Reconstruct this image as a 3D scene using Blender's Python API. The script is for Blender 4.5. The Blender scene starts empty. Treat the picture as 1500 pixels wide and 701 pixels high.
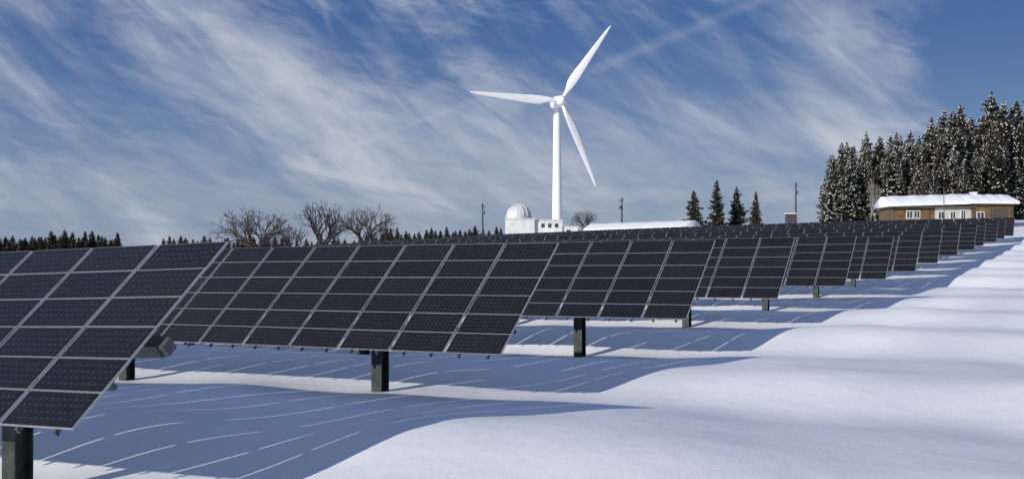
import bpy, math, random
import numpy as np
from mathutils import Vector, Matrix
random.seed(7); rng=np.random.RandomState(5)
R=math.radians
scene=bpy.context.scene
F=1600.0; HY=370.0
def px(x,y,Z): return Vector(((x-750)/F*Z, Z, (HY-y)/F*Z))

# ---------------------------------------------------------------- materials
class NT:
    def __init__(s,tree): s.t=tree; s.n=tree.nodes; s.l=tree.links
    def node(s,typ,**kw):
        n=s.n.new(typ)
        for k,v in kw.items(): setattr(n,k,v)
        return n
    def set(s,inp,v):
        if isinstance(v,bpy.types.NodeSocket): s.l.new(v,inp)
        else: inp.default_value=v
    def m(s,op,a,b=0.0,c=0.0,clamp=False):
        n=s.node('ShaderNodeMath',operation=op); n.use_clamp=clamp
        s.set(n.inputs[0],a); s.set(n.inputs[1],b); s.set(n.inputs[2],c)
        return n.outputs[0]
    def mix(s,f,a,b):
        n=s.node('ShaderNodeMix',data_type='RGBA')
        s.set(n.inputs[0],f); s.set(n.inputs[6],a); s.set(n.inputs[7],b)
        return n.outputs[2]
    def noise(s,vec,scale,detail=4,rough=.5,dist=0.0):
        n=s.node('ShaderNodeTexNoise'); n.inputs['Scale'].default_value=scale
        n.inputs['Detail'].default_value=detail; n.inputs['Roughness'].default_value=rough
        n.inputs['Distortion'].default_value=dist
        if vec is not None: s.l.new(vec,n.inputs['Vector'])
        return n.outputs['Fac']
    def ss(s,x,a,b,o0=0.0,o1=1.0):
        n=s.node('ShaderNodeMapRange',interpolation_type='SMOOTHSTEP')
        s.set(n.inputs[0],x); n.inputs[1].default_value=a; n.inputs[2].default_value=b
        n.inputs[3].default_value=o0; n.inputs[4].default_value=o1
        return n.outputs[0]
def c4(c): return (c[0],c[1],c[2],1.0)
def newmat(name):
    m=bpy.data.materials.new(name); m.use_nodes=True
    t=NT(m.node_tree); bs=m.node_tree.nodes['Principled BSDF']
    return m,t,bs
def simple(name,col,rough=.6,metal=0.0,var=.25,scale=3.0,bump=0.0,spec=.5):
    m,t,bs=newmat(name)
    tc=t.node('ShaderNodeTexCoord').outputs['Object']
    n=t.noise(tc,scale,3,.6)
    lo=c4([max(0,c*(1-var)) for c in col]); hi=c4([min(1,c*(1+var)) for c in col])
    t.set(bs.inputs['Base Color'],t.mix(t.ss(n,.3,.7),lo,hi))
    bs.inputs['Roughness'].default_value=rough; bs.inputs['Metallic'].default_value=metal
    bs.inputs['Specular IOR Level'].default_value=spec
    if bump>0:
        b=t.node('ShaderNodeBump'); b.inputs['Strength'].default_value=bump; b.inputs['Distance'].default_value=.05
        t.l.new(t.noise(tc,scale*6,4),b.inputs['Height']); t.l.new(b.outputs[0],bs.inputs['Normal'])
    return m

def snow_ground():
    m,t,bs=newmat('snow')
    tc=t.node('ShaderNodeTexCoord').outputs['Object']
    n=t.noise(tc,.35,3,.5)
    col=t.mix(t.ss(n,.3,.7),(.825,.838,.865,1),(.885,.893,.91,1))
    t.set(bs.inputs['Base Color'],col)
    bs.inputs['Roughness'].default_value=.5
    bs.inputs['Specular IOR Level'].default_value=.3
    b=t.node('ShaderNodeBump'); b.inputs['Strength'].default_value=.55; b.inputs['Distance'].default_value=.05
    h=t.m('ADD',t.m('MULTIPLY',t.noise(tc,.8,4,.55),1.7),t.m('MULTIPLY',t.noise(tc,26,3,.75),.27))
    t.l.new(h,b.inputs['Height']); t.l.new(b.outputs[0],bs.inputs['Normal'])
    return m

NR=6
def cells():
    m,t,bs=newmat('solar_cells')
    uv=t.node('ShaderNodeUVMap').outputs[0]
    s=t.node('ShaderNodeSeparateXYZ'); t.l.new(uv,s.inputs[0]); U,V=s.outputs[0],s.outputs[1]
    W,H=1.43,3.74/NR-.014
    um=t.m('SUBTRACT',.5,t.m('ABSOLUTE',t.m('SUBTRACT',U,.5))); vm=t.m('SUBTRACT',.5,t.m('ABSOLUTE',t.m('SUBTRACT',V,.5)))
    frame=t.m('MAXIMUM',t.m('LESS_THAN',um,.016/W),t.m('LESS_THAN',vm,.006/H))
    marg=t.m('MAXIMUM',t.m('LESS_THAN',um,.026/W),t.m('LESS_THAN',vm,.013/H))
    fu=t.m('ABSOLUTE',t.m('SUBTRACT',t.m('FRACT',t.m('MULTIPLY',t.m('DIVIDE',t.m('SUBTRACT',U,.018),.964),12.0)),.5))
    fv=t.m('ABSOLUTE',t.m('SUBTRACT',t.m('FRACT',t.m('MULTIPLY',t.m('DIVIDE',t.m('SUBTRACT',V,.024),.952),5.0)),.5))
    line=t.m('GREATER_THAN',t.m('MAXIMUM',fu,fv),.487)
    dia=t.m('GREATER_THAN',t.m('ADD',fu,fv),.93)
    tc=t.node('ShaderNodeTexCoord').outputs['Object']
    n=t.noise(tc,.6,2,.5); n2=t.noise(tc,9,3,.6)
    cell=t.mix(n,(.0050,.0048,.0058,1),(.009,.0087,.0100,1))
    att=t.node('ShaderNodeAttribute',attribute_name='modrand').outputs['Fac']
    cell=t.mix(t.m('MULTIPLY',att,.35),cell,(.017,.015,.015,1))
    film=t.m('MULTIPLY',t.ss(n2,.4,.85),.045)
    cell=t.mix(film,cell,(.21,.215,.23,1))
    cell=t.mix(line,cell,(.034,.036,.041,1))
    cell=t.mix(dia,cell,(.18,.185,.20,1))
    cell=t.mix(marg,cell,(.012,.012,.014,1))
    cell=t.mix(frame,cell,(.24,.245,.26,1))
    t.set(bs.inputs['Base Color'],cell)
    t.set(bs.inputs['Roughness'],t.m('ADD',.15,t.m('MULTIPLY',n2,.14)))
    bs.inputs['Specular IOR Level'].default_value=.31
    return m

M_snow=snow_ground(); M_cells=cells()
M_alu=simple('aluminium_frame',(.42,.43,.45),.45,.6,.1)
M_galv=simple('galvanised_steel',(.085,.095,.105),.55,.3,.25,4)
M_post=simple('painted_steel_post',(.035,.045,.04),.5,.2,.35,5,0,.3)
M_white=simple('white_paint',(.80,.81,.82),.45,0,.02,.3)
M_offw=simple('white_render',(.60,.61,.60),.7,0,.12,.8)
M_dome=simple('dome_panels',(.60,.60,.60),.5,0,.08,1)
M_bark=simple('bark',(.055,.045,.038),.9,0,.4,2)
M_twig=simple('twigs',(.052,.040,.034),.9,0,.5,1.2)
M_ftwig=simple('hoar_frost_twigs',(.20,.18,.165),.9,0,.5,1.2)
M_wpole=simple('weathered_pole',(.06,.05,.045),.8,0,.3,3)
M_cream=simple('cream_wall',(.42,.41,.36),.8,0,.1,1)
M_roofdark=simple('roof_edge',(.06,.052,.048),.7)
M_kiosk=simple('kiosk_paint',(.05,.055,.06),.6)
M_grass=simple('dry_grass',(.12,.085,.05),.9)
def wood():
    m,t,bs=newmat('larch_cladding')
    tc=t.node('ShaderNodeTexCoord').outputs['Object']
    s=t.node('ShaderNodeSeparateXYZ'); t.l.new(tc,s.inputs[0])
    pl=t.m('FRACT',t.m('MULTIPLY',s.outputs[2],4.0))
    mp=t.node('ShaderNodeMapping'); mp.inputs['Scale'].default_value=(.8,.8,3); t.l.new(tc,mp.inputs[0])
    n=t.noise(mp.outputs[0],1.2,5,.7)
    c=t.mix(t.ss(n,.32,.68),(.055,.036,.024,1),(.215,.130,.048,1))
    c=t.mix(t.m('LESS_THAN',pl,.14),c,(.025,.018,.014,1))
    t.set(bs.inputs['Base Color'],c); bs.inputs['Roughness'].default_value=.7
    return m
M_wood=wood()
def glass():
    m,t,bs=newmat('window_glass'); bs.inputs['Base Color'].default_value=(.04,.05,.06,1); bs.inputs['Roughness'].default_value=.08
    return m
M_glass=glass()
M_rsnow=simple('roof_snow',(.84,.86,.89),.6,0,.03,1,.3,.2)
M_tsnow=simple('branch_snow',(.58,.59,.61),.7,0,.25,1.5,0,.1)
def needles():
    m,t,bs=newmat('spruce_needles')
    tc=t.node('ShaderNodeTexCoord').outputs['Object']
    oi=t.node('ShaderNodeObjectInfo').outputs['Random']
    n=t.noise(tc,1.1,3,.6)
    c=t.mix(t.ss(n,.3,.7),(.018,.022,.014,1),(.060,.060,.037,1))
    c=t.mix(t.m('MULTIPLY',oi,.6),c,(.090,.076,.052,1))
    t.set(bs.inputs['Base Color'],c); bs.inputs['Roughness'].default_value=.8; bs.inputs['Specular IOR Level'].default_value=.15
    return m
M_need=needles()

# ---------------------------------------------------------------- mesh builder
class MB:
    def __init__(s): s.v=[]; s.f=[]; s.mi=[]; s.uv=[]; s.rnd=[]
    def face(s,idx,mi=0,uv=None,r=0.0):
        s.f.append(idx); s.mi.append(mi); s.uv.append(uv or [(0,0)]*len(idx)); s.rnd.append(r)
    def box(s,M,sx,sy,sz,mi=0,top=None,r=0.0):
        i=len(s.v)
        for z in (-.5,.5):
            for x,y in ((-.5,-.5),(.5,-.5),(.5,.5),(-.5,.5)):
                s.v.append(M@Vector((x*sx,y*sy,z*sz)))
        s.face([i+4,i+5,i+6,i+7],mi if top is None else top,[(0,0),(1,0),(1,1),(0,1)],r)
        for q in ([0,3,2,1],[0,1,5,4],[1,2,6,5],[2,3,7,6],[3,0,4,7]): s.face([i+k for k in q],mi)
    def bx(s,x0,x1,y0,y1,z0,z1,mi=0):
        s.box(Matrix.Translation(((x0+x1)/2,(y0+y1)/2,(z0+z1)/2)),x1-x0,y1-y0,z1-z0,mi)
    def tube(s,a,b,ra,rb,n=6,mi=0,cap=False):
        a=Vector(a); b=Vector(b); d=(b-a)
        if d.length<1e-6: return
        d.normalize(); p=d.orthogonal().normalized(); q=d.cross(p); i=len(s.v)
        for c,r in ((a,ra),(b,rb)):
            for k in range(n):
                t=2*math.pi*k/n; s.v.append(c+p*(r*math.cos(t))+q*(r*math.sin(t)))
        for k in range(n):
            k2=(k+1)%n; s.face([i+k,i+k2,i+n+k2,i+n+k],mi)
        if cap: s.face([i+n+k for k in range(n)],mi); s.face([i+n-1-k for k in range(n)],mi)
    def loft(s,rings,mi=0,caps=True):
        n=len(rings[0]); i=len(s.v)
        for r in rings: s.v.extend(r)
        for j in range(len(rings)-1):
            for k in range(n):
                k2=(k+1)%n; s.face([i+j*n+k,i+j*n+k2,i+(j+1)*n+k2,i+(j+1)*n+k],mi)
        if caps:
            s.face([i+n-1-k for k in range(n)],mi); s.face([i+(len(rings)-1)*n+k for k in range(n)],mi)
    def mesh(s,name,mats,smooth=False):
        me=bpy.data.meshes.new(name); me.from_pydata([tuple(v) for v in s.v],[],s.f)
        for m in mats: me.materials.append(m)
        me.polygons.foreach_set('material_index',s.mi)
        me.polygons.foreach_set('use_smooth',[smooth]*len(s.f))
        ul=me.uv_layers.new(name='UVMap')
        flat=[c for u in s.uv for p in u for c in p]
        ul.data.foreach_set('uv',flat)
        a=me.attributes.new('modrand','FLOAT','FACE'); a.data.foreach_set('value',s.rnd)
        me.update(); return me
    def obj(s,name,mats,parent=None,smooth=False,loc=None):
        o=bpy.data.objects.new(name,s.mesh(name,mats,smooth)); scene.collection.objects.link(o)
        if parent: o.parent=parent
        if loc is not None: o.location=loc
        return o
def empty(name,loc=(0,0,0),rz=0):
    e=bpy.data.objects.new(name,None); scene.collection.objects.link(e); e.location=loc; e.rotation_euler[2]=rz
    e.empty_display_size=.5; return e
def smooth_by_angle(o,ang=35):
    me=o.data
    me.polygons.foreach_set('use_smooth',[True]*len(me.polygons))
    try: me.set_sharp_from_angle(angle=R(ang))
    except Exception: pass

# ---------------------------------------------------------------- terrain
AZ=R(29.0); BX,BY=math.sin(AZ),math.cos(AZ)
C1=(-5.55,13.88); D=11.0
drops=[2.24,2.20,2.01,1.79,1.60,1.50,1.22,.76,.22,-.28,-.72,-1.2,-1.70,-2.17]
CLR=1.2
gv=[-4000,-200,-30]+[D*k for k in range(14)]+[172,209,250,400,4500]
gh=[-3.5,-3.5,-3.4]+[-(d+CLR) for d in drops]+[3.7,6.0,7.0,7.5,7.5]
def G(v):
    v=np.asarray(v,float); return sum(np.interp(v+o,gv,gh) for o in (-6,-3,0,3,6))/5
def cross(s):
    s=np.maximum(0,np.asarray(s,float)); raw=.008*s+.00018*s*s
    return 10*(1-np.exp(-raw/10))
def sst(x,a,b):
    t=np.clip((x-a)/(b-a),0,1); return t*t*(3-2*t)
waves=[(rng.uniform(0,6.28),rng.uniform(0,6.28),L,A) for L,A in
       [(23,.08),(17,.06),(13,.055),(9,.044),(7,.036),(5,.026),(3.7,.016),(2.6,.008)]]
def H(u,v):
    u=np.asarray(u,float); v=np.asarray(v,float)
    h=G(v)-cross(-u)
    e=sst(u,-2.5,2.0)*(.4+.6*np.exp(-np.maximum(0,u-4)/9.0))*sst(v,-9,-1)*(1-sst(v,150,170))
    ph=.35*np.sin(v*.13+1)+.05*u
    vw=v+.6*np.sin(u*.33+v*.05)
    h=h+e*(.22+.22*np.cos(2*np.pi*(vw-7.4+ph*.5)/D)+.05*np.cos(4*np.pi*(vw-6.0)/D))
    e2=(1-sst(u,-6,0))*sst(v,-9,-1)*(1-sst(v,150,170))
    h=h+e2*(.19*np.cos(2*np.pi*(v-6.3)/D)+.06*np.cos(4*np.pi*(vw-4.5)/D))
    f=(1-sst(np.abs(v),300,600))
    for a,p,L,A in waves:
        h=h+f*A*np.sin((u*math.cos(a)+v*math.sin(a))*2*np.pi/L+p+.8*np.sin(u*.11+p))
    return h
def uv_of(X,Y):
    x=X-C1[0]; y=Y-C1[1]; return x*BY-y*BX, x*BX+y*BY
def gz(X,Y):
    u,v=uv_of(X,Y); return float(H(u,v))
def axis(parts):
    out=[]
    for a,b,st in parts: out+=list(np.arange(a,b,st))
    return np.array(out)
geoL=-np.array([4500,3000,2000,1400,1000,700,500,380,300,240,190,150,120.0])
us=np.concatenate([geoL,axis([(-100,-24,.9),(-24,14,.28),(14,60,.8)]),np.array([60,75,95,120,150,190,240,300,400,600,900,1400,2200,3500])])
vs=np.concatenate([np.array([-3500,-1500,-700,-300,-120,-60]),axis([(-30,-8,.9),(-8,50,.28),(50,100,.45),(100,175,.8)]),np.array([176,180,186,193,201,210,221,235,250,270,300,340,400,500,650,900,1300,2000,3000,4500])])
UU,VV=np.meshgrid(us,vs); HH=H(UU,VV)
XX=C1[0]+UU*BY+VV*BX; YY=C1[1]-UU*BX+VV*BY
nu,nv=len(us),len(vs)
me=bpy.data.meshes.new('snow_ground')
me.vertices.add(nu*nv); me.vertices.foreach_set('co',np.stack([XX,YY,HH],-1).reshape(-1))
ii=(np.arange(nv-1)[:,None]*nu+np.arange(nu-1)[None,:]).reshape(-1)
quads=np.stack([ii,ii+nu,ii+nu+1,ii+1],-1)[:, ::-1]
me.loops.add(quads.size); me.loops.foreach_set('vertex_index',quads.reshape(-1).astype(np.int32))
me.polygons.add(len(quads)); me.polygons.foreach_set('loop_start',(np.arange(len(quads))*4).astype(np.int32))
me.polygons.foreach_set('loop_total',np.full(len(quads),4,np.int32)); me.polygons.foreach_set('use_smooth',[True]*len(quads))
me.update(calc_edges=True); me.validate()
me.materials.append(M_snow)
g=bpy.data.objects.new('snow_ground',me); scene.collection.objects.link(g)

# ---------------------------------------------------------------- solar rows
TILT=math.atan2(2.42,2.86); SL=3.74; PITCH=1.475; NC=6; TL=PITCH*NC
def solar_row(k):
    rot=R(.3) if k==0 else R(random.uniform(-.25,.25))
    az=AZ-rot if k==0 else AZ+rot
    b=Vector((math.sin(az),math.cos(az),0)); l=Vector((-math.cos(az),math.sin(az),0))
    jig=0 if k<2 else random.uniform(-.25,.25)
    org=Vector((C1[0]+BX*D*k+jig*BY, C1[1]+BY*D*k-jig*BX, -drops[k]))
    e=empty('solar_panel_array',org)
    mod=MB(); st=MB(); po=MB()
    ntab=4 if k==0 else 9
    for j in range(ntab):
        s0=j*TL; s1=s0+TL
        extra=.022 if k==0 else 0
        z0=-float(cross(s0))-extra*s0; z1=-float(cross(s1))-extra*s1
        jz=random.uniform(-.03,.03) if j else 0
        ex=(l*TL+Vector((0,0,z1-z0))).normalized()
        tl=TILT+R(random.uniform(-.5,.5))
        ey=(b*math.cos(tl)+Vector((0,0,math.sin(tl))))
        ey=(ey-ex*ey.dot(ex)).normalized()
        nz=ey.cross(ex).normalized()
        if nz.z<0: nz=-nz
        O=l*s0+Vector((0,0,z0+jz))
        def fr(a,c,h,O=O,ey=ey,nz=nz,ex=ex):
            M=Matrix.Identity(4); P=O+ex*a+ey*c+nz*h
            for r_ in range(3):
                M[r_][0]=-ex[r_]; M[r_][1]=ey[r_]; M[r_][2]=nz[r_]; M[r_][3]=P[r_]
            return M
        for c in range(NC):
            for r_ in range(NR):
                M=fr((c+.5)*PITCH,(r_+.5)*SL/NR,random.uniform(-.004,.004))@Matrix.Rotation(R(random.uniform(-.25,.25)),4,'X')@Matrix.Rotation(R(random.uniform(-.15,.15)),4,'Y')
                mod.box(M,PITCH-.055,SL/NR-.015,.035,1,top=0,r=random.random())
        for c in (.22,.78): st.box(fr(TL/2,SL*c,-.075),TL-.06,.07,.09,0)
        if j==0:
            a0=.0 if k==0 else .75
            st.box(fr((TL+a0)/2,SL*.47,-.26),TL-a0,.22,.22,0)
            if k==0: st.box(fr(-.06,SL*.47,-.26),.12,.19,.19,0)
        else: st.box(fr(TL/2,SL*.47,-.26),TL,.22,.22,0)
        for q in range(NC*2):
            a=(q+.5)*PITCH/2
            st.box(fr(a,.04,-.05),.05,.16,.07,0)
            st.box(fr(a,-.025,-.06),.05,.04,.08,1)
        for q in range(NC):
            st.box(fr((q+.5)*PITCH,SL*.5,-.13),.06,SL*.8,.04,0)
        pa=3.1 if (k==0 and j==0) else 4.3
        P=O+ex*pa+ey*(SL*.47)+nz*(-.3)
        W=P+org; zg=gz(W.x,W.y)-.5-org.z
        ztop=P.z-.05; zc=(ztop+zg)/2; hh=ztop-zg
        Mr=Matrix(((l.x,b.x,0,P.x),(l.y,b.y,0,P.y),(0,0,1,zc),(0,0,0,1)))
        po.box(Mr@Matrix.Translation((0,-.15,0)),.30,.025,hh,0)
        po.box(Mr@Matrix.Translation((0,.15,0)),.30,.025,hh,0)
        po.box(Mr,.02,.275,hh,0)
        po.box(Mr@Matrix.Translation((0,0,hh/2-.1)),.5,.42,.05,0)
        po.box(Mr@Matrix.Translation((.0,-.18,hh/2-.35)),.24,.03,.35,1)
        A=Vector((P.x,P.y,ztop-.55))
        po.tube(A,O+ex*pa+ey*(SL*.16)+nz*(-.12),.045,.045,6,1)
    mod.obj('solar_modules',[M_cells,M_alu],e)
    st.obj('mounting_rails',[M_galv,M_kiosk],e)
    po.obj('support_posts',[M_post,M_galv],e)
for k in range(14): solar_row(k)

# ---------------------------------------------------------------- wind turbine
TZ=244.0
hub=px(822,147,TZ)
tb_base=gz(hub.x,hub.y+3)-.5
tur=empty('wind_turbine',(hub.x,hub.y,tb_base))
hz=hub.z-tb_base
yaw=R(-14)
ax=Vector((math.sin(yaw)*-1,-math.cos(yaw),0)).normalized()
tw=MB(); rings=[]
tc=Vector((0,0,0))-ax*3.2
for i in range(25):
    t=i/24; r=1.18*(1-t)+.78*t
    rings.append([tc+Vector((r*math.cos(a),r*math.sin(a),t*(hz-1.0))) for a in [2*math.pi*q/32 for q in range(32)]])
tw.loft(rings,0,False)
o=tw.obj('tower',[M_white],tur,True)
na=MB(); side=Vector((0,0,1)).cross(ax).normalized(); rings=[]
for t,w,h in [(-2.2,.75,.75),(-2.4,1.05,1.1),(-3.2,1.2,1.3),(-5,1.2,1.35),(-6.8,1.0,1.15),(-7.8,.7,.8),(-8.1,.3,.4)]:
    ring=[]
    for q in range(20):
        a=2*math.pi*q/20; ca,sa=math.cos(a),math.sin(a)
        ca=math.copysign(abs(ca)**.7,ca); sa=math.copysign(abs(sa)**.7,sa)
        ring.append(Vector((0,0,hz))+ax*(t+1.3)+side*(w*ca)+Vector((0,0,h*sa)))
    rings.append(ring)
na.loft(rings); na.obj('nacelle',[M_white],tur,True)
hb=MB(); rings=[]
for t,r in [(-1.1,.95),(-.6,1.1),(0,1.15),(.6,1.05),(1.1,.8),(1.45,.5),(1.65,.2),(1.7,.03)]:
    rings.append([Vector((0,0,hz))+ax*t+side*(r*math.cos(2*math.pi*q/24))+Vector((0,0,r*math.sin(2*math.pi*q/24))) for q in range(24)])
hb.loft(rings); hb.obj('hub',[M_white],tur,True)
sx=Vector((1,0,0)); sx=(sx-ax*sx.dot(ax)).normalized()
PT=[0,.06,.10,.16,.22,.32,.45,.6,.75,.88,.96,1.0]
PC=[.42,.42,.55,.86,1.02,.98,.82,.66,.5,.36,.24,.05]
PH=[.42,.42,.40,.33,.26,.20,.14,.10,.07,.05,.035,.012]
def sm(t,ys): return float(np.mean([np.interp(min(1,max(0,t+o)),PT,ys) for o in (-.03,-.015,0,.015,.03)])) if t<.985 else float(np.interp(t,PT,ys))
for bi,ang in enumerate((33.5,157.0,272.8)):
    bl=MB(); rings=[]; BLn=20.2
    d=Vector((0,0,math.cos(R(ang))))+sx*math.sin(R(ang)); d.normalize()
    ch=d.cross(ax).normalized()
    for ti in range(49):
        t=ti/48; c=sm(t,PC); th=sm(t,PH)
        tw_=R(20*(1-t)**1.5+3); cc=ch*math.cos(tw_)+ax*math.sin(tw_); nn=cc.cross(d)
        off=(c-.42)*.45*sst(t,.04,.2)
        ring=[]
        for q in range(20):
            a=2*math.pi*q/20; xx=math.cos(a); yy=math.sin(a)*(1-.35*xx*float(sst(t,.06,.2)))
            ring.append(Vector((0,0,hz))+d*(.7+t*BLn)+ax*(t*t*.5)+cc*(c*xx-float(off))+nn*(th*yy))
        rings.append(ring)
    bl.loft(rings); bl.obj('blade_%d'%(bi+1),[M_white],tur,True)

# ---------------------------------------------------------------- observatory
OZ=190.0; K=OZ/F
ob=px(760,330,OZ); zb=gz(ob.x,ob.y)-.5
obs=empty('observatory',(ob.x,ob.y,zb)); 
def lz(y,Z=OZ,z0=None): return (HY-y)/F*Z-(zb if z0 is None else z0)
def lx(x): return (x-760)*K
w=MB()
w.bx(lx(740),lx(783),0,6,0,lz(321),0)
w.bx(lx(783)+.003,lx(824),.6,6,0,lz(322.5),0)
w.bx(lx(824)+.003,lx(847),.9,5,0,lz(332),0)
w.bx(lx(739),lx(784),-.15,6.15,lz(321)+.003,lz(319.5),0)
w.bx(lx(783)+.2,lx(825),.45,6.2,lz(322.5)+.003,lz(321.2),0)
w.bx(lx(824)+.3,lx(848),.75,5.2,lz(332)+.003,lz(330.8),0)
w.obj('walls',[M_offw],obs)
w=MB()
for xx in (793,803,813): w.bx(lx(xx),lx(xx+5),.57,.8,lz(333),lz(327),0)
w.bx(lx(830),lx(836),.87,1.1,lz(345),lz(336),0)
w.obj('windows',[M_glass],obs)
dm=MB(); rd=2.25; cz=lz(318); cc=Vector((lx(760),3,0)); rings=[]
prof=[(rd*1.0,lz(320)),(rd*1.0,cz),(rd*1.05,cz),(rd*1.05,cz+.12)]
for i in range(0,13):
    a=R(90*i/12*.99); prof.append((rd*math.cos(a),cz+.12+rd*math.sin(a)))
for r_,z in prof: rings.append([cc+Vector((r_*math.cos(2*math.pi*q/28),r_*math.sin(2*math.pi*q/28),z)) for q in range(28)])
dm.loft(rings,0)
dmo=dm.obj('dome',[M_dome],obs); smooth_by_angle(dmo,28)
rb=MB()
for q in range(14):
    a=2*math.pi*(q+.3)/14; pv=None
    for i in range(9):
        t=R(90*i/8); P=cc+Vector(((rd+.005)*math.cos(t)*math.cos(a),(rd+.005)*math.cos(t)*math.sin(a),cz+.12+(rd+.005)*math.sin(t)))
        if pv is not None: rb.tube(pv,P,.022,.022,4)
        pv=P
for off in (-.4,.4):
    pv=None
    for i in range(10):
        t=R(100*i/9); rr=math.sqrt(rd*rd-off*off)+.05; di=Vector((.55,-.83,0)); sd=Vector((.83,.55,0))
        P=cc+di*(rr*math.cos(t))+sd*off+Vector((0,0,cz+.12+rr*math.sin(t)))
        if pv is not None: rb.tube(pv,P,.06,.06,5)
        pv=P
rb.obj('dome_ribs',[M_dome],obs)

# ---------------------------------------------------------------- long low shed
SZ=186.0
a=px(852,338,SZ+6); b_=px(1007,333,SZ-4)
mid=(a+b_)/2; L=(Vector((b_.x,b_.y))-Vector((a.x,a.y))).length; rz=math.atan2(b_.y-a.y,b_.x-a.x)
zg=gz(mid.x,mid.y)-.4; sh=empty('storage_shed',(mid.x,mid.y,zg),rz)
eav=(a.z+b_.z)/2-zg+.02; w=MB()
w.bx(-L/2+.4,L/2-.4,0.3,7,0,eav-.1,0); w.obj('walls',[M_roofdark],sh)
w=MB()
x0,x1=-L/2,L/2; i=0; n=24; rows=[]
for yi,zi in [(-.1,eav-.05),(-.12,eav+.12),(.25,eav+.28),(3.3,eav+1.25),(3.7,eav+1.3),(4.1,eav+1.25),(7.2,eav+.25),(7.4,eav-.05)]:
    rows.append([Vector((x0+(x1-x0)*q/n,yi+random.uniform(-.03,.03),zi+(.04*math.sin(q*1.3) if zi>eav else 0)+.35*(q/n-.5))) for q in range(n+1)])
for r_ in rows: w.v.extend(r_)
for j in range(len(rows)-1):
    for q in range(n): w.face([i+j*(n+1)+q,i+j*(n+1)+q+1,i+(j+1)*(n+1)+q+1,i+(j+1)*(n+1)+q])
w.face([i+j*(n+1) for j in range(len(rows))]); w.face([i+j*(n+1)+n for j in range(len(rows))][::-1])
w.obj('snowy_roof',[M_rsnow],sh,True)

# ---------------------------------------------------------------- wooden house
HZ=174.0; K=HZ/F*.955
hm=px(1393,331,HZ); zg=gz(hm.x,hm.y)-.6
ho=empty('wooden_house',(hm.x,hm.y,zg),R(-4))
X=lambda x:(x-1390)*K
Zy=lambda y:(HY-y)*HZ/F-zg
def snowroof(name,x0,x1,y0,y1,z0,zr,th,parent,tilt=0.0):
    w=MB(); n=30; ym=(y0+y1)/2
    prof=[(y0+.02,z0-.02),(y0-.04,z0+th*.5),(y0+.15,z0+th),(ym-.4,zr+th-.05),(ym,zr+th),(ym+.4,zr+th-.05),(y1-.1,z0+th),(y1,z0-.02)]
    rows=[]
    for yi,zi in prof:
        rows.append([Vector((x0+(x1-x0)*q/n,yi+.05*math.sin(q*1.7+zi),zi+.05*math.sin(q*.9+yi)*(zi>z0)+tilt*(q/n))) for q in range(n+1)])
    for r_ in rows: w.v.extend(r_)
    for j in range(len(rows)-1):
        for q in range(n): w.face([j*(n+1)+q,j*(n+1)+q+1,(j+1)*(n+1)+q+1,(j+1)*(n+1)+q])
    w.face([j*(n+1) for j in range(len(rows))]); w.face([j*(n+1)+n for j in range(len(rows))][::-1])
    w.obj(name,[M_rsnow],parent,True)
w=MB()
w.bx(X(1302),X(1366),0,8,0,Zy(304),0)
w.bx(X(1366)+.003,X(1420),-.12,8,0,Zy(303),1)
w.bx(X(1420)+.003,X(1482),-.35,8,0,Zy(300),0)
for xx in (1304,1330,1358,1424,1448,1478): w.bx(X(xx),X(xx)+.16,-.42 if xx>1420 else -.05,-.353 if xx>1420 else -.003,0,Zy(305),2)
w.obj('walls',[M_wood,M_cream,M_roofdark],ho)
w=MB()
w.bx(X(1296),X(1421),-.9,8.6,Zy(304)+.003,Zy(302),0)
w.bx(X(1417)+.5,X(1488),-1.1,8.7,Zy(300)+.003,Zy(298),0)
w.obj('roof_boards',[M_roofdark],ho)
snowroof('roof_snow_a',X(1295),X(1424),-1.0,8.8,Zy(302)+.004,Zy(289),.40,ho,.35)
snowroof('roof_snow_b',X(1416),X(1489),-1.2,9.0,Zy(298)+.004,Zy(286),.38,ho,-.1)
w=MB()
def window(x0,x1,y0,y1,dy):
    w.bx(X(x0),X(x1),dy-.08,dy-.003,Zy(y1),Zy(y0),0)
    w.bx(X(x0)+.12,X(x1)-.12,dy-.10,dy-.083,Zy(y1)+.12,Zy(y0)-.12,1)
    w.bx((X(x0)+X(x1))/2-.04,(X(x0)+X(x1))/2+.04,dy-.12,dy-.103,Zy(y1)+.12,Zy(y0)-.12,0)
window(1323,1333,308,320,0); window(1334,1344,308,320,0)
window(1370,1380,309,321,-.12); window(1388,1397,309,321,-.12); window(1404,1412,307,330,-.12)
window(1427,1439,310,321,-.35)
w.obj('windows',[M_offw,M_glass],ho)
w=MB(); w.bx(X(1452),X(1474),-.38,-.353,0,Zy(306),0); w.obj('garage_door',[M_roofdark],ho)
w=MB(); w.bx(X(1433),X(1440),3.4,4.4,Zy(290),Zy(281),0); w.bx(X(1432),X(1441),3.3,4.5,Zy(281)+.003,Zy(279.5),1); w.obj('chimney',[M_offw,M_rsnow],ho)
lp=px(1383,330,162); zg2=gz(lp.x,lp.y)-.3
la=empty('lamp_post',(lp.x,lp.y,zg2)); w=MB(); ht=(HY-275)/F*162-zg2
w.tube((0,0,0),(0,0,ht),.09,.05,8); w.tube((0,0,ht),(-.5,-.1,ht+.12),.04,.03,6); w.box(Matrix.Translation((-.7,-.1,ht+.12)),.55,.2,.1,0)
w.obj('pole_and_head',[M_galv],la)

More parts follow.
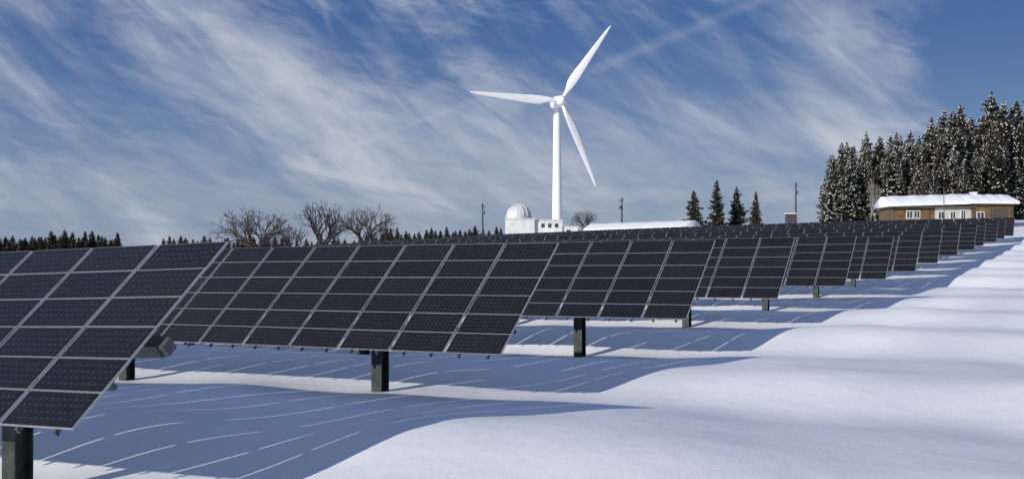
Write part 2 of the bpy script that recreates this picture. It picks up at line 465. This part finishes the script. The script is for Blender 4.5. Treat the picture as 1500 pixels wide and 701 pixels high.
# ---------------------------------------------------------------- kiosk + poles
kp=px(1160,320,172); z0=gz(kp.x,kp.y)-.3
ki=empty('transformer_kiosk',(kp.x,kp.y,z0)); w=MB(); tt=(HY-312)/F*172-z0
w.bx(-.7,.7,0,1.4,0,tt-.25,0); w.bx(-.8,.8,-.1,1.5,tt-.247,tt-.12,1); w.bx(-.55,-.05,-.03,-.003,.3,tt-.6,1); w.bx(.05,.55,-.03,-.003,.3,tt-.6,1)
w.obj('cabinet',[M_kiosk,M_roofdark],ki); w=MB(); w.bx(-.78,.78,-.08,1.48,tt-.117,tt,0); w.obj('snow_cap',[M_rsnow],ki)
tops=[]
for x,y,Z in ((707,298,215),(911,289,205),(1166,267,205),(565,312,230)):
    P=px(x,y,Z); z0=gz(P.x,P.y)-.3; h=P.z-z0
    up=empty('utility_pole',(P.x,P.y,z0),R(random.choice([-1,1])*random.uniform(50,75))); w=MB()
    w.tube((0,0,0),(0,0,h),.2,.13,10,0,True)
    w.box(Matrix.Translation((0,-.16,h-.6)),1.5,.1,.12,0)
    for q in (-.65,0,.65): w.tube((q,-.16,h-.54),(q,-.16,h-.28),.05,.04,6,1,True)
    w.box(Matrix.Translation((.0,-.3,h-1.9)),.35,.3,.6,1)
    w.obj('pole',[M_wpole,M_kiosk],up); tops.append(Vector((P.x,P.y,P.z-.3)))
w=MB(); pv=None
for i in range(25):
    t=i/24; P=tops[1].lerp(tops[2],t)-Vector((0,0,1.6*4*t*(1-t)))
    if pv is not None: w.tube(pv,P,.010,.010,4)
    pv=P
w.obj('overhead_wire',[M_kiosk])

# ---------------------------------------------------------------- spruces
def spruce_mesh(name,Ht,Rad,seed,snow=.4,dens=1.0,low=.05,full=1.0):
    rd_=random.Random(seed); w=MB()
    w.tube((0,0,-.5),(0,0,Ht*.5),Ht*.014,Ht*.008,7,2); w.tube((0,0,Ht*.5),(0,0,Ht),Ht*.008,.01,5,2)
    nw=int(32*dens)
    lop=[rd_.uniform(.75,1.15) for _ in range(6)]
    for i in range(nw):
        t=i/(nw-1); z=Ht*(low+(1-low)*t**.95)
        zz=z/Ht
        RL=Rad*(1-zz)**.70*(1+.16*math.sin(i*1.9+seed))+.15
        if zz<.15: RL*=.75+zz*1.6
        nb=max(4,int((10-4*zz)*dens))
        a0=rd_.uniform(0,6.28)
        for j in range(nb):
            a=a0+6.283*j/nb+rd_.uniform(-.35,.35)
            L_=RL*rd_.uniform(.5,1.15)*lop[int(a/6.283*6)%6]
            d=Vector((math.cos(a),math.sin(a),0)); sd=Vector((-d.y,d.x,0))
            pts=[]; ns=4
            droop=rd_.uniform(.15,.5)*(1-.6*zz)
            base=Vector((0,0,z+rd_.uniform(-.2,.2)))
            for q in range(ns+1):
                f=q/ns; pts.append(base+d*(L_*f)+Vector((0,0,L_*(.10*f-droop*f+.16*f*f*f)))+sd*rd_.uniform(-.05,.05)*L_)
            for q in range(ns):
                A,B=pts[q],pts[q+1]; f=(q+.5)/ns
                wd=(L_*(.34-.22*f)*rd_.uniform(.7,1.3)+.14)*full
                for sg in (-1,1):
                    tip=B+sd*(sg*wd)+Vector((0,0,-rd_.uniform(.05,.5)*wd))+d*rd_.uniform(-.1,.25)*wd
                    i0=len(w.v); w.v.extend([A,B+d*.06,tip]); w.face([i0,i0+1,i0+2],0)
                    i0=len(w.v); h=(rd_.uniform(.25,.65)*(1-.5*zz)+.08)*full
                    M_=A.lerp(tip,.5); w.v.extend([A,M_.lerp(tip,.6),M_+Vector((rd_.uniform(-.15,.15),rd_.uniform(-.15,.15),-h))]); w.face([i0,i0+1,i0+2],0)
                    if rd_.random()<snow*(.4+.9*f):
                        i0=len(w.v); up=Vector((0,0,.05)); sc=rd_.uniform(.5,1.0)
                        cA=A.lerp(B,.15)+up; w.v.extend([cA,B+up,B.lerp(tip,sc)+up*1.2]); w.face([i0,i0+1,i0+2],1)
                        if rd_.random()<.65:
                            i0=len(w.v); w.v.extend([B+up+d*.07,B.lerp(tip,sc)+up+d*.07,B.lerp(tip,sc*.6)+Vector((0,0,-.22))+d*.12]); w.face([i0,i0+1,i0+2],1)
    return w.mesh(name,[M_need,M_tsnow,M_bark])
SP=[spruce_mesh('snowy_spruce_mesh_%d'%i,20,rr,11+i*7,snow=sn,full=1.15) for i,(rr,sn) in enumerate([(4.9,.45),(4.4,.33),(5.3,.5),(4.6,.22),(5.1,.62)])]
SD=[spruce_mesh('dark_spruce_mesh_%d'%i,12,rr,101+i*7,snow=.04,dens=.8,full=1.2) for i,rr in enumerate([3.1,2.7,3.5])]
def inst(me,name,loc,s,parent=None,sz=None):
    o=bpy.data.objects.new(name,me); scene.collection.objects.link(o); o.location=loc
    o.scale=(s,s,sz or s); o.rotation_euler=(R(random.uniform(-1.5,1.5)),R(random.uniform(-1.5,1.5)),random.uniform(0,6.28))
    if parent: o.parent=parent
    return o
forest=empty('snowy_spruce_forest')
prof_x=[1190,1208,1225,1245,1275,1300,1330,1350,1370,1395,1415,1440,1460,1480,1500,1700,1900]
prof_y=[262,232,208,204,196,188,180,176,172,152,160,158,134,140,136,135,140]
rows_=[(206,.62),(214,.80),(224,.92),(236,1.0),(250,1.0)]
for Z,hs in rows_:
    x=1220 + (0 if Z>220 else (26 if Z>210 else 100))
    while x<(1900 if Z>220 else 1750):
        y=np.interp(x,prof_x,prof_y)
        P=px(x,y,Z+random.uniform(-4,4)); z0=gz(P.x,P.y)
        h=(P.z-z0)*hs*random.choice([random.uniform(.80,.93),random.uniform(.92,1.04)])
        s=h/20; wv=random.uniform(.75,1.15)
        o=inst(random.choice(SP),'spruce',(P.x,P.y,z0-.2),s*wv,forest,s)
        x+=random.uniform(8,21)
for x,y,Z in ((1017,279,200),(1051,264,200),(1078,274,203),(1107,281,198)):
    P=px(x,y,Z); z0=gz(P.x,P.y); s=(P.z-z0)/12
    o=inst(random.choice(SD),'spruce_tree',(P.x,P.y,z0),s*random.uniform(.95,1.2),None,s)
dl=empty('distant_tree_line')
def band(x0,x1,y0,y1,Z,step,jit=.18):
    x=x0
    while x<x1:
        y=y0+(y1-y0)*(x-x0)/(x1-x0); P=px(x,y,Z*random.uniform(.95,1.06)); z0=gz(P.x,P.y)
        s=(P.z-z0)/12*random.uniform(1-jit*1.6,1+jit*.35)
        inst(random.choice(SD),'spruce',(P.x,P.y,z0-.3),s*1.5,dl,s); x+=random.uniform(.5,1.4)*step
band(-220,174,338,339,430,8,.24); band(-220,172,345,346,400,8)
band(240,372,347,345,480,8,.24); band(240,372,353,351,450,9)
band(372,560,346,342,470,10)
band(560,742,334,329,330,9); band(560,742,341,337,310,9)
band(838,905,331,329,300,10)

# ---------------------------------------------------------------- bare trees
def bare_mesh(name,Ht,seed,mat,spread=1.0,thick=1.0):
    rd_=random.Random(seed); w=MB()
    def grow(P,d,L_,r,dep):
        n=2; A=P
        for q in range(n):
            d2=(d+Vector((rd_.uniform(-1,1),rd_.uniform(-1,1),rd_.uniform(-.3,.5)))*.16).normalized()
            B=A+d2*(L_/n); rr=r*(1-.22*(q+1)/n)
            w.tube(A,B,r if q==0 else r*(1-.11),max(rr,.011*thick),5 if dep<2 else 3,0)
            A=B; d=d2
            if 1<=dep<5 and q==0 and rd_.random()<.85:
                sd=(d+Vector((rd_.uniform(-1,1),rd_.uniform(-1,1),rd_.uniform(-.2,.7)))).normalized()
                grow(A,sd,L_*.55,r*.45,max(dep+2,4))
        if dep>=6: return
        nb=[4,3,3,2,2,2][dep]
        for q in range(nb):
            an=6.283*q/nb+rd_.uniform(-.5,.5); p=d.orthogonal().normalized(); s_=d.cross(p)
            op=rd_.uniform(.35,.75)*spread*(1.15 if dep==0 else 1)
            nd=(d+(p*math.cos(an)+s_*math.sin(an))*op+Vector((0,0,.10))).normalized()
            grow(A,nd,L_*rd_.uniform(.68,.88),max(r*.6,.013*thick),dep+1)
    grow(Vector((0,0,-.3)),Vector((0,0,1)),Ht*.20,Ht*.024*thick,0)
    zm=max(v.z for v in w.v); k=Ht/zm
    w.v=[v*k for v in w.v]
    return w.mesh(name,[mat])
B1=[bare_mesh('bare_tree_mesh_%d'%i,8,31+i,M_twig,[1.25,1.1,1.2][i],1.4) for i in range(3)]
BF=bare_mesh('frosty_tree_mesh',9,77,M_ftwig,.7,1.3)
for x,y,Z,mi,ws in ((383,301,190,0,1.15),(471,292,190,1,1.15),(531,297,195,2,1.15),(427,330,200,1,1.2),(553,328,200,0,.9)):
    P=px(x,y,Z); z0=gz(P.x,P.y); s=(P.z-z0)/8
    inst(B1[mi],'bare_tree',(P.x,P.y,z0),s*ws,None,s)
for x,y,Z,ws in ((862,299,215,.85),(1275,262,203,.42)):
    P=px(x,y,Z); z0=gz(P.x,P.y); s=(P.z-z0)/9
    inst(BF if x>900 else B1[0],'bare_tree',(P.x,P.y,z0),s*ws,None,s)

gp=px(28,695,16.6); z0=gz(gp.x,gp.y); w=MB()
for i in range(160):
    a=random.uniform(0,6.28); r_=random.uniform(0,.45); P=Vector((r_*math.cos(a)*1.6,r_*math.sin(a),-.05))
    T=P+Vector((random.uniform(-.18,.18),random.uniform(-.18,.18),random.uniform(.05,.22))); i0=len(w.v)
    w.v.extend([P-Vector((.006,0,0)),P+Vector((.006,0,0)),T]); w.face([i0,i0+1,i0+2])
w.obj('dry_grass_tuft',[M_grass],None,False,(gp.x,gp.y,z0))

# ---------------------------------------------------------------- sun + sky
SAZ=R(47+180); SEL=R(19)
sd=Vector((math.sin(SAZ)*math.cos(SEL),math.cos(SAZ)*math.cos(SEL),math.sin(SEL)))
sl=bpy.data.lights.new('sun','SUN'); sl.energy=4.4; sl.angle=R(.6); sl.color=(1.0,.945,.865)
so=bpy.data.objects.new('sun',sl); scene.collection.objects.link(so); so.location=sd*100
so.rotation_euler=(-sd).to_track_quat('-Z','Y').to_euler()
wd=bpy.data.worlds.new('World'); scene.world=wd; wd.use_nodes=True
try:
    wd.cycles.sampling_method='MANUAL'; wd.cycles.sample_map_resolution=256
except Exception: pass
t=NT(wd.node_tree); wd.node_tree.nodes.clear()
out=t.node('ShaderNodeOutputWorld')
sky=t.node('ShaderNodeTexSky'); sky.sky_type='NISHITA'; sky.sun_disc=False; sky.sun_elevation=SEL; sky.sun_rotation=SAZ
sky.altitude=1000; sky.air_density=1.0; sky.dust_density=.3; sky.ozone_density=2.5
gen=t.node('ShaderNodeTexCoord').outputs['Generated']
sp=t.node('ShaderNodeSeparateXYZ'); t.l.new(gen,sp.inputs[0])
az=t.m('ARCTAN2',sp.outputs[0],sp.outputs[1]); el=t.m('ARCSINE',sp.outputs[2])
def comb(x,y,z=0.0):
    n=t.node('ShaderNodeCombineXYZ'); t.set(n.inputs[0],x); t.set(n.inputs[1],y); t.set(n.inputs[2],z); return n.outputs[0]
def rotc(angle,sx_,sy_,off=0.0):
    ca,sa=math.cos(angle),math.sin(angle)
    xr=t.m('ADD',t.m('MULTIPLY',az,ca),t.m('MULTIPLY',el,sa)); yr=t.m('SUBTRACT',t.m('MULTIPLY',el,ca),t.m('MULTIPLY',az,sa))
    return comb(t.m('MULTIPLY',xr,sx_),t.m('MULTIPLY',yr,sy_),off)
def AE(x,y): return math.atan((x-750)/F),(HY-y)/F
def blob(x,y,sx_,sy_,w,ang=0.0):
    a,e=AE(x,y); ca,sa=math.cos(ang),math.sin(ang)
    dx=t.m('SUBTRACT',az,a); dy=t.m('SUBTRACT',el,e)
    xr=t.m('DIVIDE',t.m('ADD',t.m('MULTIPLY',dx,ca),t.m('MULTIPLY',dy,sa)),sx_/F)
    yr=t.m('DIVIDE',t.m('SUBTRACT',t.m('MULTIPLY',dy,ca),t.m('MULTIPLY',dx,sa)),sy_/F)
    q=t.m('ADD',t.m('MULTIPLY',xr,xr),t.m('MULTIPLY',yr,yr))
    return t.m('MULTIPLY',t.m('EXPONENT',t.m('MULTIPLY',q,-1.0)),w)
n1=t.noise(rotc(R(-24),5,15),1.0,6,.57,.7); n2=t.noise(rotc(R(-10),24,85,3.0),1.0,3,.55,.5); n3=t.noise(rotc(R(-40),8,34,7.0),1.0,5,.6,.9)
n4=t.noise(rotc(R(0),3,9,11.0),1.0,2,.5,.3); n5=t.noise(rotc(R(-5),5,48,17.0),1.0,4,.5,.4)
dens=t.m('ADD',t.m('MULTIPLY',t.m('SUBTRACT',n1,.5),1.45),t.m('MULTIPLY',t.m('SUBTRACT',n3,.5),1.0))
dens=t.m('ADD',dens,t.m('MULTIPLY',t.m('SUBTRACT',n2,.5),t.m('MULTIPLY',t.ss(n4,.38,.65),1.2)))
dens=t.m('ADD',dens,t.m('MULTIPLY',t.m('SUBTRACT',n5,.5),t.ss(el,.03,.13,1.3,0.0)))
for args in ((610,205,280,75,.42,R(-24)),(380,110,260,50,.24,R(-32)),(250,270,420,60,.22),(1235,100,105,130,.34),(1000,225,330,70,.18),
             (850,40,330,60,-.14),(1455,90,75,150,-.75),(80,70,160,70,-.18),(1050,130,160,50,-.10)):
    dens=t.m('ADD',dens,blob(*args))
dens=t.m('ADD',t.m('ADD',dens,.24),t.ss(el,.0,.12,.32,0.0))
cloud=t.ss(dens,-.12,1.10)
def trail(x0,y0,x1,y1,wid,w):
    a0,e0=AE(x0,y0); a1,e1=AE(x1,y1); L_=math.hypot(a1-a0,e1-e0); ux,uy=(a1-a0)/L_,(e1-e0)/L_
    dx=t.m('SUBTRACT',az,a0); dy=t.m('SUBTRACT',el,e0)
    al=t.m('ADD',t.m('MULTIPLY',dx,ux),t.m('MULTIPLY',dy,uy)); ac=t.m('SUBTRACT',t.m('MULTIPLY',dy,ux),t.m('MULTIPLY',dx,uy))
    ac=t.m('ADD',ac,t.m('MULTIPLY',t.m('SUBTRACT',n2,.5),wid/F*1.5))
    q=t.m('DIVIDE',ac,wid/F); gq=t.m('EXPONENT',t.m('MULTIPLY',t.m('MULTIPLY',q,q),-1.0))
    e_=t.m('MULTIPLY',t.ss(al,-.01,.02),t.ss(al,L_-.03,L_+.02,1.0,0.0))
    return t.m('MULTIPLY',t.m('MULTIPLY',gq,e_),t.m('MULTIPLY',t.ss(n1,.2,.7,.4,1.0),w))
tr=t.m('ADD',trail(860,108,1170,-5,7,.24),t.m('ADD',trail(500,222,700,148,4,.22),trail(487,60,462,-10,5,.30)))
cloud=t.m('ADD',cloud,tr,clamp=True)
cloud=t.m('MULTIPLY',cloud,.86)
ccol=t.mix(t.ss(el,.0,.14),(.33,.38,.475,1),(.49,.54,.64,1))
ccol=t.mix(t.ss(n1,.4,.75),ccol,(.64,.68,.75,1))
grad=t.mix(t.ss(el,-.02,.22),(.19,.275,.44,1),(.042,.110,.310,1))
b1=t.node('ShaderNodeBackground'); b1.inputs[1].default_value=.10; t.l.new(sky.outputs[0],b1.inputs[0])
b3=t.node('ShaderNodeBackground'); b3.inputs[1].default_value=1.0; t.l.new(grad,b3.inputs[0])
m0=t.node('ShaderNodeMixShader'); m0.inputs[0].default_value=.87; t.l.new(b1.outputs[0],m0.inputs[1]); t.l.new(b3.outputs[0],m0.inputs[2])
b2=t.node('ShaderNodeBackground'); b2.inputs[1].default_value=.9; t.l.new(ccol,b2.inputs[0])
mx=t.node('ShaderNodeMixShader'); t.l.new(cloud,mx.inputs[0]); t.l.new(m0.outputs[0],mx.inputs[1]); t.l.new(b2.outputs[0],mx.inputs[2])
t.l.new(mx.outputs[0],out.inputs[0])

# ---------------------------------------------------------------- camera
cd=bpy.data.cameras.new('camera'); cd.lens=36*F/1500; cd.sensor_width=36; cd.clip_end=12000; cd.clip_start=.1
co=bpy.data.objects.new('camera',cd); scene.collection.objects.link(co)
co.location=(0,0,0); co.rotation_euler=(R(90)+math.atan(19.5/F),0,0)
scene.camera=co
scene.view_settings.view_transform='Standard'; scene.view_settings.look='None'; scene.view_settings.exposure=0
